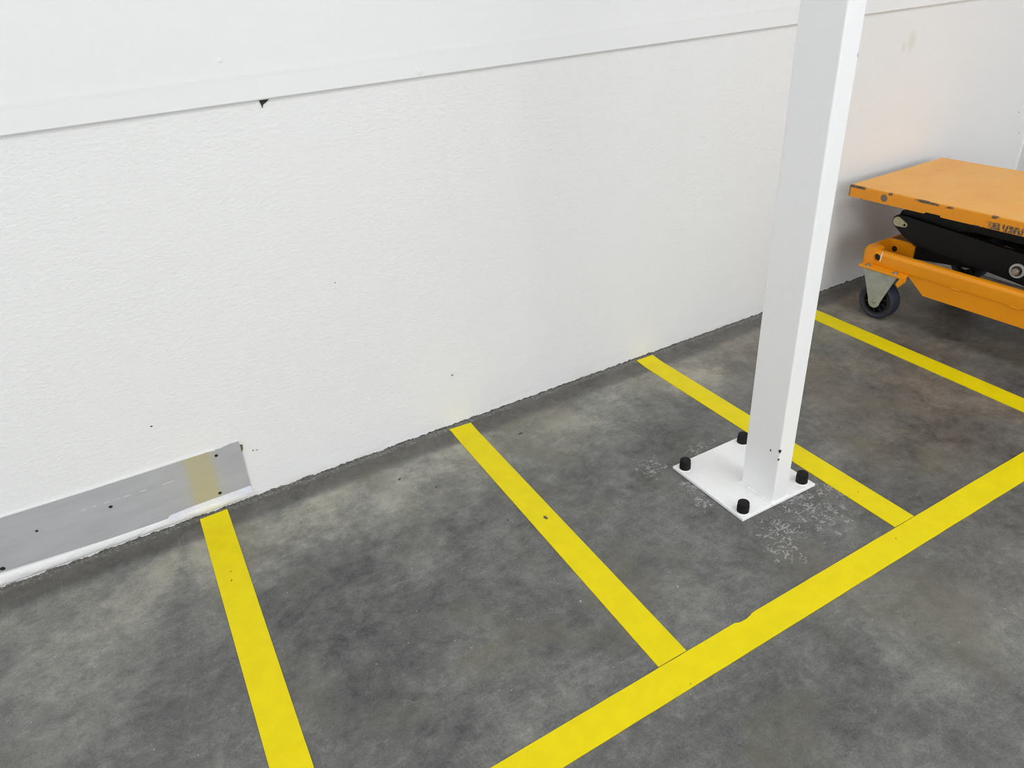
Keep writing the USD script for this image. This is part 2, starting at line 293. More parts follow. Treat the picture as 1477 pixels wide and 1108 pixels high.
M_WHITE = plain('white_sealant', (0.86, 0.86, 0.86), 0.5, vary=0.02, scale=60, bump=0.001)
M_BLUISH = plain('bluish_white_paint', (0.80, 0.81, 0.90), 0.5, vary=0.03, scale=150, bump=0.001)
M_CEIL = plain('ceiling_white', (0.80, 0.80, 0.79), 0.7, vary=0.02, scale=3)
M_FIX = plain('lamp_frame_white', (0.78, 0.78, 0.78), 0.4, vary=0.02)
M_CARTON = plain('off_white_board', (0.72, 0.70, 0.68), 0.6, vary=0.03, scale=20)
M_CHIP = plain('dark_hole', (0.02, 0.02, 0.02), 0.8, vary=0.3, scale=200)

# ------------------------------------------------------------------ the setting
X0, X1, Y0, Z1 = ROOM['x0'], ROOM['x1'], ROOM['y0'], ROOM['z1']
def structure(name, mesh, mat, parent=None, smooth=30):
    o = obj(name, mesh, mat, parent, smooth)
    if parent is None: setd(o, kind='structure')
    return o
# floor: flat, then a shallow cove that climbs to the back wall
cove = [(Y0, 0.0), (-0.062, 0.0)] + [(-0.062 + 0.062 * t, 0.0048 * t ** 2.2) for t in np.linspace(0.15, 1, 9)]
v, f = [], []
for k, (yy, zz) in enumerate(cove):
    v += [(X0, yy, zz), (X1, yy, zz)]
    if k: a = 2 * k; f += [(a - 2, a - 1, a + 1), (a - 2, a + 1, a)]
n = len(v); v += [(X0, Y0, -0.1), (X1, Y0, -0.1), (X0, 0, -0.1), (X1, 0, -0.1)]
f += [(n, n + 3, n + 1), (n, n + 2, n + 3), (n, n + 1, 1), (n, 1, 0), (n + 2, n - 1, n + 3), (n + 2, n - 2, n - 1)]
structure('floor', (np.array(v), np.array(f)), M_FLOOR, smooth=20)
wb = setd(UsdGeom.Xform.Define(stage, '/World/wall_back').GetPrim(), kind='structure')
obj('plaster_face', box(X0, X1, 0, 0.2, 0, Z1), M_PLASTER, wb, smooth=False)
SEAM = 0.7465
pan = [(0.0, SEAM + 0.0035), (-0.0045, SEAM), (-0.006, SEAM + 0.002), (-0.006, Z1), (0.0, Z1)]
obj('upper_panel', slab_x(Polygon(pan), X0, X1), M_PANEL, wb, smooth=False)
ridge = [(-0.006, 0.7790), (-0.0063, 0.7850), (-0.0063, 0.788), (-0.006, 0.794)]
obj('filled_joint', slab_x(Polygon(ridge), X0, X1), M_PANEL, wb, smooth=60)
chip = Polygon([(0.2975, 0.7465), (0.2995, 0.738), (0.3005, 0.7335), (0.302, 0.7385), (0.3045, 0.7400), (0.309, 0.7425), (0.314, 0.7465)])
obj('paint_chip', slab_y(chip, -0.0015, 0.0005), M_CHIP, wb, smooth=False, label='dark chip of broken paint under the wall joint')
blob = trimesh.creation.icosphere(3, 1.0); blob.vertices = blob.vertices * [0.0045, 0.0009, 0.0045] + [0.252, -0.006, 0.812]
obj('filled_hole', blob, M_PANEL, wb, smooth=True)
blob = trimesh.creation.icosphere(3, 1.0); blob.vertices = (blob.vertices + 0.35 * (meshkit.fbm(blob.vertices * 2 + 9)[:, None] - 0.5) * blob.vertices) * [0.005, 0.0010, 0.007] + [0.583, -0.006, 0.757]
obj('filled_hole', blob, M_PANEL, wb, smooth=True)
for a, b, r in ((-0.022, 0.230, 0.0016), (0.575, 0.133, 0.0020), (0.132, 0.1125, 0.0015), (0.139, 0.1105, 0.0012), (-0.30, 0.155, 0.0012), (0.36, 0.41, 0.0011), (2.62, 0.40, 0.0018), (2.655, 0.33, 0.0016)):
    k = [(a + r * (0.7 + 0.7 * RNG.random()) * math.cos(t) * 1.3, b + r * (0.6 + 0.6 * RNG.random()) * math.sin(t)) for t in np.linspace(0, 6.28, 9)[:-1]]
    obj('nick', slab_y(Polygon(k), -0.0004, 0.0003), M_BROWN, wb, smooth=False)
structure('wall_right', box(X1, X1 + 0.2, Y0, 0.2, 0, Z1), M_PLASTER, smooth=False)
structure('wall_left', box(X0 - 0.2, X0, Y0, 0.2, 0, Z1), M_PLASTER, smooth=False)
structure('wall_front', box(X0 - 0.2, X1 + 0.2, Y0 - 0.2, Y0, 0, Z1), M_PLASTER, smooth=False)
structure('ceiling', box(X0 - 0.2, X1 + 0.2, Y0 - 0.2, 0.2, Z1, Z1 + 0.15), M_CEIL, smooth=False)
caulk = Polygon([(X1, 0), (X1 - 0.0035, 0), (X1 - 0.002, -0.0008), (X1 - 0.0008, -0.002), (X1, -0.0035)])
structure('trim_1', slab_z(caulk, 0.0, SEAM - 0.002), M_WHITE, smooth=60)

def window(name, w, h, loc, rotz, power):
    """An added, unseen fill light as frosted panes: frame, mullions and emitter, facing local +y."""
    x = UsdGeom.Xform.Define(stage, '/World/' + name); x.AddTranslateOp().Set(Gf.Vec3d(*loc)); x.AddRotateZOp().Set(rotz)
    t = setd(x.GetPrim(), kind='structure')
    fr = mf(box(-w / 2 - .06, w / 2 + .06, 0.001, 0.05, -.06, h + .06, .004)) - mf(box(-w / 2, w / 2, -0.1, 0.2, 0, h))
    obj('fill_window_frame', fr, M_FIX, t)
    for k in range(1, 4): obj('mullion', box(-w / 2 + w * k / 4 - .02, -w / 2 + w * k / 4 + .02, 0.02, 0.045, 0, h, .003), M_FIX, t)
    L = UsdLux.RectLight.Define(stage, f'/World/{name}/fill_light'); L.AddTranslateOp().Set(Gf.Vec3d(0, 0.012, h / 2)); L.AddRotateXOp().Set(90)
    L.CreateWidthAttr(w); L.CreateHeightAttr(h); L.CreateIntensityAttr(power); L.CreateColorAttr(Gf.Vec3f(*FILL_WIN_COLOR))
window('window_1', 4.4, 1.7, (X0, -3.1, 0.30), -90, FILL_WIN_I[0])
window('window_2', 4.6, 2.1, (0.4, Y0, 0.12), 0, FILL_WIN_I[1])
for k, (lx, ly) in enumerate(LAMPS):
    t = thing('ceiling_lamp', 'white ceiling panel lamp, ' + ('over the yellow marked bays', 'over the left part of the wall', 'behind the camera at right', 'behind the camera at left')[k], 'lamp', (lx, ly, Z1 - 0.07))
    fr = box(-LAMP_L / 2 - .03, LAMP_L / 2 + .03, -LAMP_W / 2 - .03, LAMP_W / 2 + .03, 0, 0.07, 0.004)
    fr = tm(mf(fr) - mf(box(-LAMP_L / 2, LAMP_L / 2, -LAMP_W / 2, LAMP_W / 2, -0.01, 0.05)))
    obj('housing', fr, M_FIX, t)
    L = UsdLux.RectLight.Define(stage, t.GetPath().pathString + '/panel')
    L.AddTranslateOp().Set(Gf.Vec3d(0, 0, 0.03)); L.CreateWidthAttr(LAMP_L); L.CreateHeightAttr(LAMP_W)
    L.CreateIntensityAttr(LAMP_I); L.CreateColorAttr(Gf.Vec3f(*LAMP_COLOR)); L.CreateNormalizeAttr(False)

# ------------------------------------------------------------------ grey strip left on the wall
st = thing('wall_guard_strip', 'grey guard strip fixed low on the white wall at left, with a faded yellow band', 'guard strip')
top = [(-2.2, 0.148), (-0.29, 0.1470), (-0.15, 0.1440), (-0.0, 0.1432), (0.050, 0.1428), (0.066, 0.1412), (0.076, 0.1409), (0.083, 0.1422), (0.095, 0.1440), (0.1100, 0.1432)]
right = [(0.1112, 0.139), (0.1135, 0.126), (0.1105, 0.10), (0.1085, 0.05), (0.1075, 0.0300)]
bot = [(0.06, 0.0290), (-0.05, 0.0275), (-0.15, 0.0300), (-0.33, 0.0400), (-2.2, 0.043)]
sp = Polygon(top + right[:1] + right[2:] + bot)
HOLES = [(0.065, 0.1290, 0.0034), (0.0495, 0.0440, 0.0036), (-0.133, 0.096, 0.0034), (-0.253, 0.098, 0.0026), (-0.325, 0.046, 0.0044)]
plate = sp.difference(unary_union([Point(a, b).buffer(r, 12) for a, b, r in HOLES]))
obj('strip', slab_y(plate, -0.0030, 0.0004), M_STRIP, st, smooth=False)
for a, b, r in HOLES:
    obj('screw_hole_shade', cyl((a, -0.0012, b), (a, 0.0002, b), r + 0.0008, 14), M_DARK, st, label='dark disc for the shade in a screw hole of the strip')  # dark disc stands in for the shade inside each hole
obj('torn_backing', slab_y(Polygon([(0.1065, 0.1385), (0.1110, 0.1345), (0.1162, 0.1335), (0.1150, 0.1245), (0.1115, 0.118), (0.107, 0.120)]), -0.0018, 0.0003), M_BROWN, st, smooth=False, label='scrap of brown backing behind the torn end')
ridge = unary_union([Polygon([(-2.2, 0.1485), (-2.2, 0.1500)] + [(q[0], q[1] + 0.0018 + 0.0005 * math.sin(q[0] * 90)) for q in top[1:6]] + [(q[0], q[1] + 0.0002) for q in top[1:6][::-1]])]).buffer(0)
obj('paint_ridge', slab_y(ridge, -0.0034, 0.0002), M_PLASTER, wb, smooth=False)
# the brush stroke of white paint along its lower edge
xs = np.linspace(-0.049, 0.107, 90)
lo = 0.0225 + 0.0008 * np.sin(xs * 40); hi = np.array([0.0335 + 0.0030 * min(1, (q + 0.049) / 0.05) + 0.0016 * (meshkit.noise(np.array([q * 420, 0.3, 0.7])) - 0.5) for q in xs])
stroke = Polygon(list(zip(xs, lo)) + [(0.1085, 0.027)] + list(zip(xs[::-1], hi[::-1])) + [(-0.053, 0.028)])
obj('paint_stroke', slab_y(stroke.buffer(0), -0.0042, -0.0002), M_BLUISH, st, smooth=20, label='bluish white brush stroke over the lower edge')

# lumpy white filler between the strip and the floor
gx = np.linspace(-0.9, 0.125, 260); gz = np.linspace(0.009, 0.031, 9); v, f = [], []
for i, q in enumerate(gx):
    for j, zz in enumerate(gz):
        t = j / 8; fade = min(1.0, (0.125 - q) / 0.05)
        d = (0.0050 * math.sin(math.pi * t) ** 0.6 + 0.0045 * (meshkit.fbm(np.array([q * 80, zz * 170, 1.3])) - 0.5) * math.sin(math.pi * t)) * fade if 0 < j < 8 else -0.0006
        v.append((q, -d, zz + (0.004 if q < -0.25 else 0.0) * t * min(1, (-0.25 - q) / 0.1 if q < -0.25 else 0)))
        if i and j: a = i * 9 + j; f += [(a - 10, a - 1, a), (a - 10, a, a - 9)]
fm = trimesh.Trimesh(np.array(v), np.array(f), process=False)
if fm.face_normals[:, 1].mean() > 0: fm.invert()
obj('filler_bead', fm, M_PLASTER, wb, smooth=True)

# ------------------------------------------------------------------ yellow floor tapes
TH = 0.0015
def cove_z(yy): return 0.0048 * max(0.0, (yy + 0.062) / 0.062) ** 2.2 if yy > -0.062 else 0.0
def ribbon(left, right, th=TH, lift=0.0):
    """left, right: matching rows of (x, y) edge points; the tape follows the floor's height there."""
    L, R = np.array(left), np.array(right); n = len(L); v = []
    for P in (L, R):
        for q in P: v.append((q[0], q[1], cove_z(q[1]) + th + lift))
    for P in (L, R):
        for q in P: v.append((q[0], q[1], cove_z(q[1]) - 0.0002 + lift))
    f = []
    for k in range(n - 1):
        a, b, c, d = k, k + 1, n + k, n + k + 1
        f += [(a, b, d), (a, d, c), (2 * n + a, 2 * n + d, 2 * n + b), (2 * n + a, 2 * n + c, 2 * n + d), (a, 2 * n + a, 2 * n + b), (a, 2 * n + b, b), (c, d, 2 * n + d), (c, 2 * n + d, 2 * n + c)]
    for a, c in ((0, n), (n - 1, 2 * n - 1)):
        f.append((a, c, 2 * n + c) if a == 0 else (a, 2 * n + a, 2 * n + c)); f.append((a, 2 * n + c, 2 * n + a) if a == 0 else (a, 2 * n + c, c))
    t = trimesh.Trimesh(np.array(v), np.array(f), process=False); trimesh.repair.fix_normals(t); return t
def stripe(l0, l1, r0, r1, n=40):
    t = np.linspace(0, 1, n) ** 1.6
    a = np.array(l0) + np.outer(t, np.array(l1) - l0); b = np.array(r0) + np.outer(t, np.array(r1) - r0)
    return a, b
bays = [((-0.001, -0.0085), (-0.0075, -0.7605), (0.0525, -0.0075), (0.0445, -0.7605)),
        ((0.5485, -0.0110), (0.531, -0.7605), (0.6010, -0.0140), (0.5845, -0.7605)),
        ((1.0895, -0.0080), (1.071, -0.7605), (1.1420, -0.0090), (1.123, -0.7605)),
        ((1.6380, -0.0090), (1.606, -0.7605), (1.6905, -0.0090), (1.6595, -0.7605))]
names = ['short yellow floor tape starting below the grey wall strip', 'short yellow floor tape with a dark nick, between wall strip and white post',
         'short yellow floor tape passing behind the white post', 'short yellow floor tape beside the orange lift table']
for k, b in enumerate(bays):
    a, c = stripe(*b)
    if k == 1: a[:4, 0] -= np.array([0.0015, 0.001, 0.0005, 0])
    t = thing('floor_tape', names[k], 'floor tape', group=None)
    obj('tape', ribbon(a, c), (M_TAPE, M_TAPE_B, M_TAPE, M_TAPE)[k], t, smooth=25)
    if k == 0:
        a2, c2 = stripe((-0.0058, -0.582), (-0.0074, -0.7602), (0.0465, -0.592), (0.0447, -0.7602))
        obj('overlapped_end', ribbon(a2, c2, 0.0006, TH), M_TAPE, t, smooth=25)
    if k == 1:
        nick = Polygon([(0.5655, -0.386), (0.5690, -0.381), (0.5720, -0.384), (0.5728, -0.390), (0.5700, -0.394), (0.5668, -0.391)])
        obj('nick', slab_z(nick, TH - 0.0003, TH + 0.0003), M_BROWN, t, smooth=False, label='small dark nick in the tape')
LT0, LT1, SL = -0.7625, -0.8125, 0.0009
xx = np.unique(np.concatenate([np.linspace(-1.2, 2.5, 150), np.linspace(0.66, 0.76, 50)]))
up = np.array([(q, LT0 + SL * (q - 0.6)) for q in xx]); dn = np.array([(q, LT1 + SL * (q - 0.6)) for q in xx])
for i, q in enumerate(xx):                                           # the torn nick in the far edge
    if 0.682 < q < 0.716:
        up[i, 1] -= 0.0036 * math.sin((q - 0.682) / 0.034 * math.pi) ** 0.5 * (0.6 + 0.8 * meshkit.noise(np.array([q * 260, 0.2, 0.1])))
    up[i, 1] += 0.0007 * (meshkit.noise(np.array([q * 60, 3.2, 0.1])) - 0.5); dn[i, 1] += 0.0007 * (meshkit.noise(np.array([q * 60, 8.2, 0.1])) - 0.5)
lt = obj('floor_tape', ribbon(up, dn, 0.0022), M_TAPE, smooth=25)
tag(lt, 'long yellow floor tape running across the front of the bays', 'floor tape')

# ------------------------------------------------------------------ white post on its base plate
post = thing('steel_post', 'white square-section steel post bolted to the floor by a base plate', 'post', (0.9575, -0.5605, 0.0))
PX0, PX1, PY0, PY1 = -0.0185, 0.0195, -0.0390, 0.0395
sec = Polygon([(PX0, PY0), (PX1, PY0), (PX1, PY1), (PX0, PY1)]).buffer(-0.003).buffer(0.003, 5)
sec = sec.difference(Polygon([(PX0 + .003, PY0 + .003), (PX1 - .003, PY0 + .003), (PX1 - .003, PY1 - .003), (PX0 + .003, PY1 - .003)]))
obj('tube', slab_z(sec, 0.0075, Z1), M_TUBE, post, smooth=35)
bp = Polygon([(-0.0935, 0.1540), (-0.0950, -0.0405), (0.0920, -0.0435), (0.0790, 0.1520)])
bp = Polygon([(-0.0925, 0.1540), (-0.0950, -0.0400), (0.0920, -0.0435), (0.0925, 0.1525)])
mesh = m3.Manifold.batch_hull([mf(slab_z(bp.buffer(-0.0012), 0.0004, 0.0075)), mf(slab_z(bp, 0.0012, 0.0065))])
obj('base_plate', mesh, M_PLATE, post, smooth=False)
beads = []
for side, (a, b) in enumerate([((PX0, PY1), (PX0, PY0)), ((PX0, PY1), (PX1, PY1)), ((PX1, PY1), (PX1, PY0))]):
    d = np.linalg.norm(np.subtract(b, a)); k = int(d / 0.0042)
    for i in range(k + 1):
        q = np.array(a) + (np.array(b) - a) * i / k; r = 0.0042 * (0.75 + 0.5 * RNG.random())
        s = trimesh.creation.icosphere(2, r); s.vertices *= [1.15, 1.15, 0.8]; s.apply_translation([q[0] + RNG.normal(0, .0006), q[1] + RNG.normal(0, .0006), 0.0078]); beads.append(mf(s))
obj('weld_bead', m3.Manifold.batch_boolean(beads, m3.OpType.Add), M_PLATE, post, smooth=50, label='lumpy painted weld at the foot of the post')
for i, (cx, cy) in enumerate(((-0.0776, 0.1346), (0.0800, 0.1342), (0.0752, -0.0251), (-0.0789, -0.0238))):
    prof = [(0, 0.0), (0.0106, 0.0), (0.0112, 0.0012), (0.0112, 0.0130), (0.0107, 0.0142), (0.0107, 0.0190), (0.0102, 0.0205), (0.0092, 0.0211), (0, 0.0212)]
    c = lathe(prof, (0, 0, 0), (0, 0, 1), 36); vv = c.vertices
    ang = np.arctan2(vv[:, 1], vv[:, 0]); lowm = vv[:, 2] < 0.0005
    vv[lowm & (np.hypot(vv[:, 0], vv[:, 1]) > .005), 2] += 0.0022 * np.clip(meshkit.noise(np.stack([np.cos(ang) * 2.2 + i * 5, np.sin(ang) * 2.2, 0 * ang], 1)) - 0.42, 0, 1)[lowm & (np.hypot(vv[:, 0], vv[:, 1]) > .005)] * 2
    c.vertices = vv; c.apply_transform(trimesh.transformations.rotation_matrix(RNG.normal(0, .03), [1, RNG.normal(), 0])); c.apply_translation([cx, cy, 0.0078])
    cap = obj('bolt_cap', c, M_RUBBER, post, smooth=40, label='black rubber cap on an anchor bolt')
    w = [(0.0085, 0), (0.0132, 0), (0.0128, 0.0014), (0.0085, 0.0014), (0.0085, 0)]
    wa = lathe(w, (cx, cy, 0.0074), (0, 0, 1), 28)
    obj('washer', wa, M_PLATE, post, smooth=40)

# ------------------------------------------------------------------ orange scissor lift table
LT = thing('lift_table', 'worn orange mobile scissor lift table with black arms, parked in the corner', 'lift table', (1.785, -0.0418, 0), 0.0177)
W, LEN = 0.412, 0.82
# platform: a folded tray, hole and slot in the front skirt
ZT, ZB = 0.337, 0.3045
outer = m3.Manifold.batch_hull([mf(box(0, W, -LEN, 0, ZB, ZT - 0.004)), mf(box(0.0012, W - .0012, -LEN + .0012, -.0012, ZB, ZT - 0.0012)), mf(box(0.004, W - 0.004, -LEN + 0.004, -0.004, ZT - 0.004, ZT))])
tray = outer - mf(box(0.003, W - 0.003, -LEN + 0.003, -0.003, ZB - 0.01, ZT - 0.003))
for xh in (0.0, W): tray = tray - mf(cyl((xh - 0.01, -0.1035, 0.3195), (xh + 0.01, -0.1035, 0.3195), 0.0098, 28))
sl = m3.Manifold.batch_hull([mf(cyl((-0.01, yy, 0.3045), (0.01, yy, 0.3045), 0.0042, 16)) for yy in (-0.222, -0.256)])
tray = tray - sl
obj('platform', tray, M_DECK, LT, smooth=30)

def rail(xo, sgn):
    """A side rail: rolled upper channel and a lower skirt; xo is the outer plane, sgn points outwards."""
    x_ = lambda d: xo - sgn * d
    prof = Polygon([(.004, .1425), (.0012, .1437), (0, .1465), (0, .1735), (.0025, .1795), (.008, .1825), (.019, .1825), (.024, .180), (.024, .1425)])
    y0, y1 = -0.90, -0.1175
    t = trimesh.creation.extrude_polygon(prof, y1 - y0, engine='earcut'); q = t.vertices.copy()
    t.vertices = np.stack([xo - sgn * q[:, 0], y0 + q[:, 2], q[:, 1]], 1); trimesh.repair.fix_normals(t)
    h = mf(t) - mf(cyl((xo + sgn * .02, -0.125, 0.1655), (xo - sgn * .0095, -0.125, 0.1655), 0.0098, 24))
    return h
def skirt(xo, sgn):
    poly = Polygon([(-0.208, 0.1480), (-0.268, 0.1000), (-0.885, 0.1000), (-0.885, 0.1480)])
    a, b = sorted((xo - sgn * 0.0030, xo - sgn * 0.007)); return slab_x(poly, a, b)
XR = -0.012
for xo, s in ((XR, -1), (W + 0.012, 1)):
    obj('side_rail', rail(xo, s), M_ORANGE, LT, smooth=40)
    obj('skirt_plate', skirt(xo, s), M_ORANGE, LT, smooth=False)
    # stitch welds along the joint
    for yy in (-0.345, -0.485, -0.63):
        sph = trimesh.creation.icosphere(2, 1.0); sph.vertices = sph.vertices * [0.0022, 0.013, 0.0022] + [xo - s * 0.0012, yy, 0.1436]
        obj('stitch_weld', sph, M_ORANGE, LT, smooth=True)
# end cheek and cross member at the wall end
ch = Polygon([(-0.078, 0.138), (-0.085, 0.178), (-0.089, 0.186), (-0.094, 0.188), (-0.112, 0.188), (-0.1195, 0.1825), (-0.1195, 0.138)])
for xo, s in ((XR, -1), (W + 0.012, 1)):
    a, b = sorted((xo, xo - s * 0.036)); pl = Polygon([(a, -0.1195), (a, -0.078), (b, -0.078), (b, -0.1195)]); rnd = pl.buffer(-.012).buffer(.012, 8).union(Polygon([(a, -0.1195), (a, -0.104), (b, -0.104), (b, -0.1195)]))
    em = mf(slab_x(ch, a, b)) ^ mf(slab_z(rnd, 0.13, 0.2)); em = em - mf(cyl((xo + s * .02, -0.125, 0.1655), (xo - s * .0095, -0.125, 0.1655), 0.0098, 24))
    obj('end_cheek', em, M_ORANGE, LT, smooth=35)
    obj('hole_shade', cyl((xo - s * .007, -0.125, 0.1655), (xo - s * .009, -0.125, 0.1655), 0.0115, 24), M_DARK, LT, smooth=40, label='dark disc for the shade inside the round hole of the rail end')  # disc colour paints the shaded inside of the hole
cm = m3.Manifold.batch_hull([mf(box(XR + 0.02, W - 0.008, -0.092, -0.087, 0.103, 0.1885, .001)), mf(box(XR + 0.004, W + 0.008, -0.094, -0.0885, 0.140, 0.1885, .001))])
obj('end_plate', cm, M_ORANGE, LT, smooth=30)
lug = Polygon([(-0.092, 0.10), (-0.092, 0.190), (-0.152, 0.192), (-0.168, 0.185), (-0.168, 0.10)])
for xl in (0.080, W - 0.086):
    lm = mf(slab_x(lug, xl, xl + 0.006)) - mf(cyl((xl - .01, -0.113, 0.1640), (xl + .02, -0.113, 0.1640), 0.0085, 24))
    lg = obj('pivot_lug', lm, M_ORANGE, LT, smooth=30)
    obj('pivot_pin', cyl((xl + 0.001, -0.113, 0.1640), (xl + 0.03, -0.113, 0.1640), 0.0075, 24), M_DARK, LT, smooth=40, label='dark steel pivot pin')
# rear cross member
obj('cross_member', box(XR + 0.034, W - 0.022, -0.895, -0.86, 0.11, 0.18, 0.003), M_ORANGE, LT)
# a dab of white paint by the hole
dab = Polygon([(-0.1365, 0.157), (-0.1345, 0.157), (-0.1350, 0.170), (-0.1375, 0.1845), (-0.1395, 0.1845), (-0.1378, 0.170)])
obj('paint_dab', slab_x(dab, XR - 0.0006, XR + 0.0005), M_WHITE, LT, smooth=False, label='white paint dab beside the round hole')

# scissor arms: outer arm high at the wall end, inner arm low at the wall end
P_TOP, P_MID, P_LOW = (-0.120, 0.2488), (-0.438, 0.2030), (-0.756, 0.158)
Q_LOW, Q_TOP = (-0.113, 0.164), (-0.763, 0.242)
def arm(a, m, b, xa, xb, outer):
    def disc(c, r): return Point(c).buffer(r, 20)
    if outer:
        body = Polygon([(-0.140, 0.266), (-0.147, 0.209), (-0.170, 0.2005), (-0.438, 0.1735), (-0.735, 0.134), (-0.735, 0.186), (-0.438, 0.2440)])
        h = unary_union([disc(a, 0.0168).union(Polygon([(-0.140, 0.266), (-0.147, 0.209), (-0.16, 0.24)])).convex_hull, body, disc(b, 0.027)])
    else:
        h = unary_union([disc(a, 0.020).union(disc(m, 0.024)).convex_hull, disc(m, 0.024).union(disc(b, 0.026)).convex_hull])
    return slab_x(h, xa, xb)
for xa, xi, s in ((0.060, 0.086, -1), (W - 0.072, W - 0.098, 1)):
    obj('scissor_arm', arm(P_TOP, P_MID, P_LOW, xa, xa + 0.012, True), M_BLACK, LT, smooth=25, label='black outer scissor arm')
    obj('scissor_arm', arm(Q_LOW, P_MID, Q_TOP, xi, xi + 0.012, False), M_BLACK, LT, smooth=25, label='black inner scissor arm')
    xo = xa if s < 0 else xa + 0.012
    keep = Point(P_TOP).buffer(0.0125, 20).union(Point(P_TOP[0] - 0.0215, P_TOP[1] - 0.0052).buffer(0.0062, 16)).convex_hull.difference(Point(P_TOP[0] - 0.0205, P_TOP[1] - 0.0050).buffer(0.0038, 12))
    a, b = sorted((xo, xo + s * 0.004)); kp = obj('keeper_plate', slab_x(keep, a, b), M_OLIVE, LT, smooth=30, label='olive zinc keeper plate on the arm pin')
    a = xo + s * 0.004; obj('pin_head', cyl((a - s * .001, P_TOP[0] + .0008, P_TOP[1]), (a + s * 0.0016, P_TOP[0] + .0008, P_TOP[1]), 0.0080, 24), M_OLIVE, LT, smooth=40)
    w = cyl((xo - s * .001, *P_MID), (xo + s * 0.004, *P_MID), 0.0175, 36); obj('nylon_washer', w, M_NYLON, LT, smooth=40, label='pale grey washer on the centre pivot')
    obj('centre_hub', cyl((xo + s * .003, *P_MID), (xo + s * 0.0055, *P_MID), 0.0120, 30), M_DARK, LT, smooth=40)
    nut = cyl((xo + s * .004, *P_MID), (xo + s * 0.012, *P_MID), 0.0090, 6); obj('centre_nut', nut, M_BOLT, LT, smooth=False, label='hexagon steel nut on the centre pivot')
    obj('centre_bolt', cyl((xo + s * .011, *P_MID), (xo + s * 0.017, *P_MID), 0.0052, 18), M_BOLT, LT, smooth=40)
    web = Polygon([(-0.108, 0.252), (-0.116, 0.2745), (-0.150, 0.2915), (-0.150, 0.3335), (-LEN + .03, 0.3335), (-LEN + .03, 0.262), (-0.30, 0.262), (-0.20, 0.235), (-0.125, 0.235)])
    obj('hanger_plate', slab_x(web, *sorted((xo - s * 0.0135, xo - s * 0.0185))), M_BLACK, LT, smooth=False)
    # channel that the arm ends run in, under the platform
    a, b = sorted((xa - 0.004, xa + 0.05)); xc = (xa + 0.0195, xa + 0.0745) if s < 0 else (xa - 0.0625, xa - 0.0075)
    obj('roller_channel', tm(mf(box(xc[0], xc[1], -LEN + .03, -0.155, 0.2905, ZT - 0.0035)) - mf(box(xc[0] - .01 if s > 0 else xc[0] + .004, xc[1] - .004 if s > 0 else xc[1] + .01, -LEN, 0, 0.295, 0.329))), M_BLACK, LT)
obj('cross_shaft', cyl((0.064, *P_TOP), (W - 0.064, *P_TOP), 0.011, 20), M_BLACK, LT, smooth=40)
obj('cross_beam', box(0.098, W - 0.1, -0.46, -0.41, 0.182, 0.224, 0.004), M_BLACK, LT)
ram = cat(cyl((W / 2, -0.70, 0.150), (W / 2, -0.50, 0.185), 0.024, 24), cyl((W / 2, -0.50, 0.185), (W / 2, -0.30, 0.222), 0.013, 20))
obj('hydraulic_ram', ram, M_BLACK, LT, smooth=40)
obj('cross_beam', box(0.098, W - 0.1, -0.335, -0.285, 0.20, 0.245, 0.004), M_BLACK, LT)

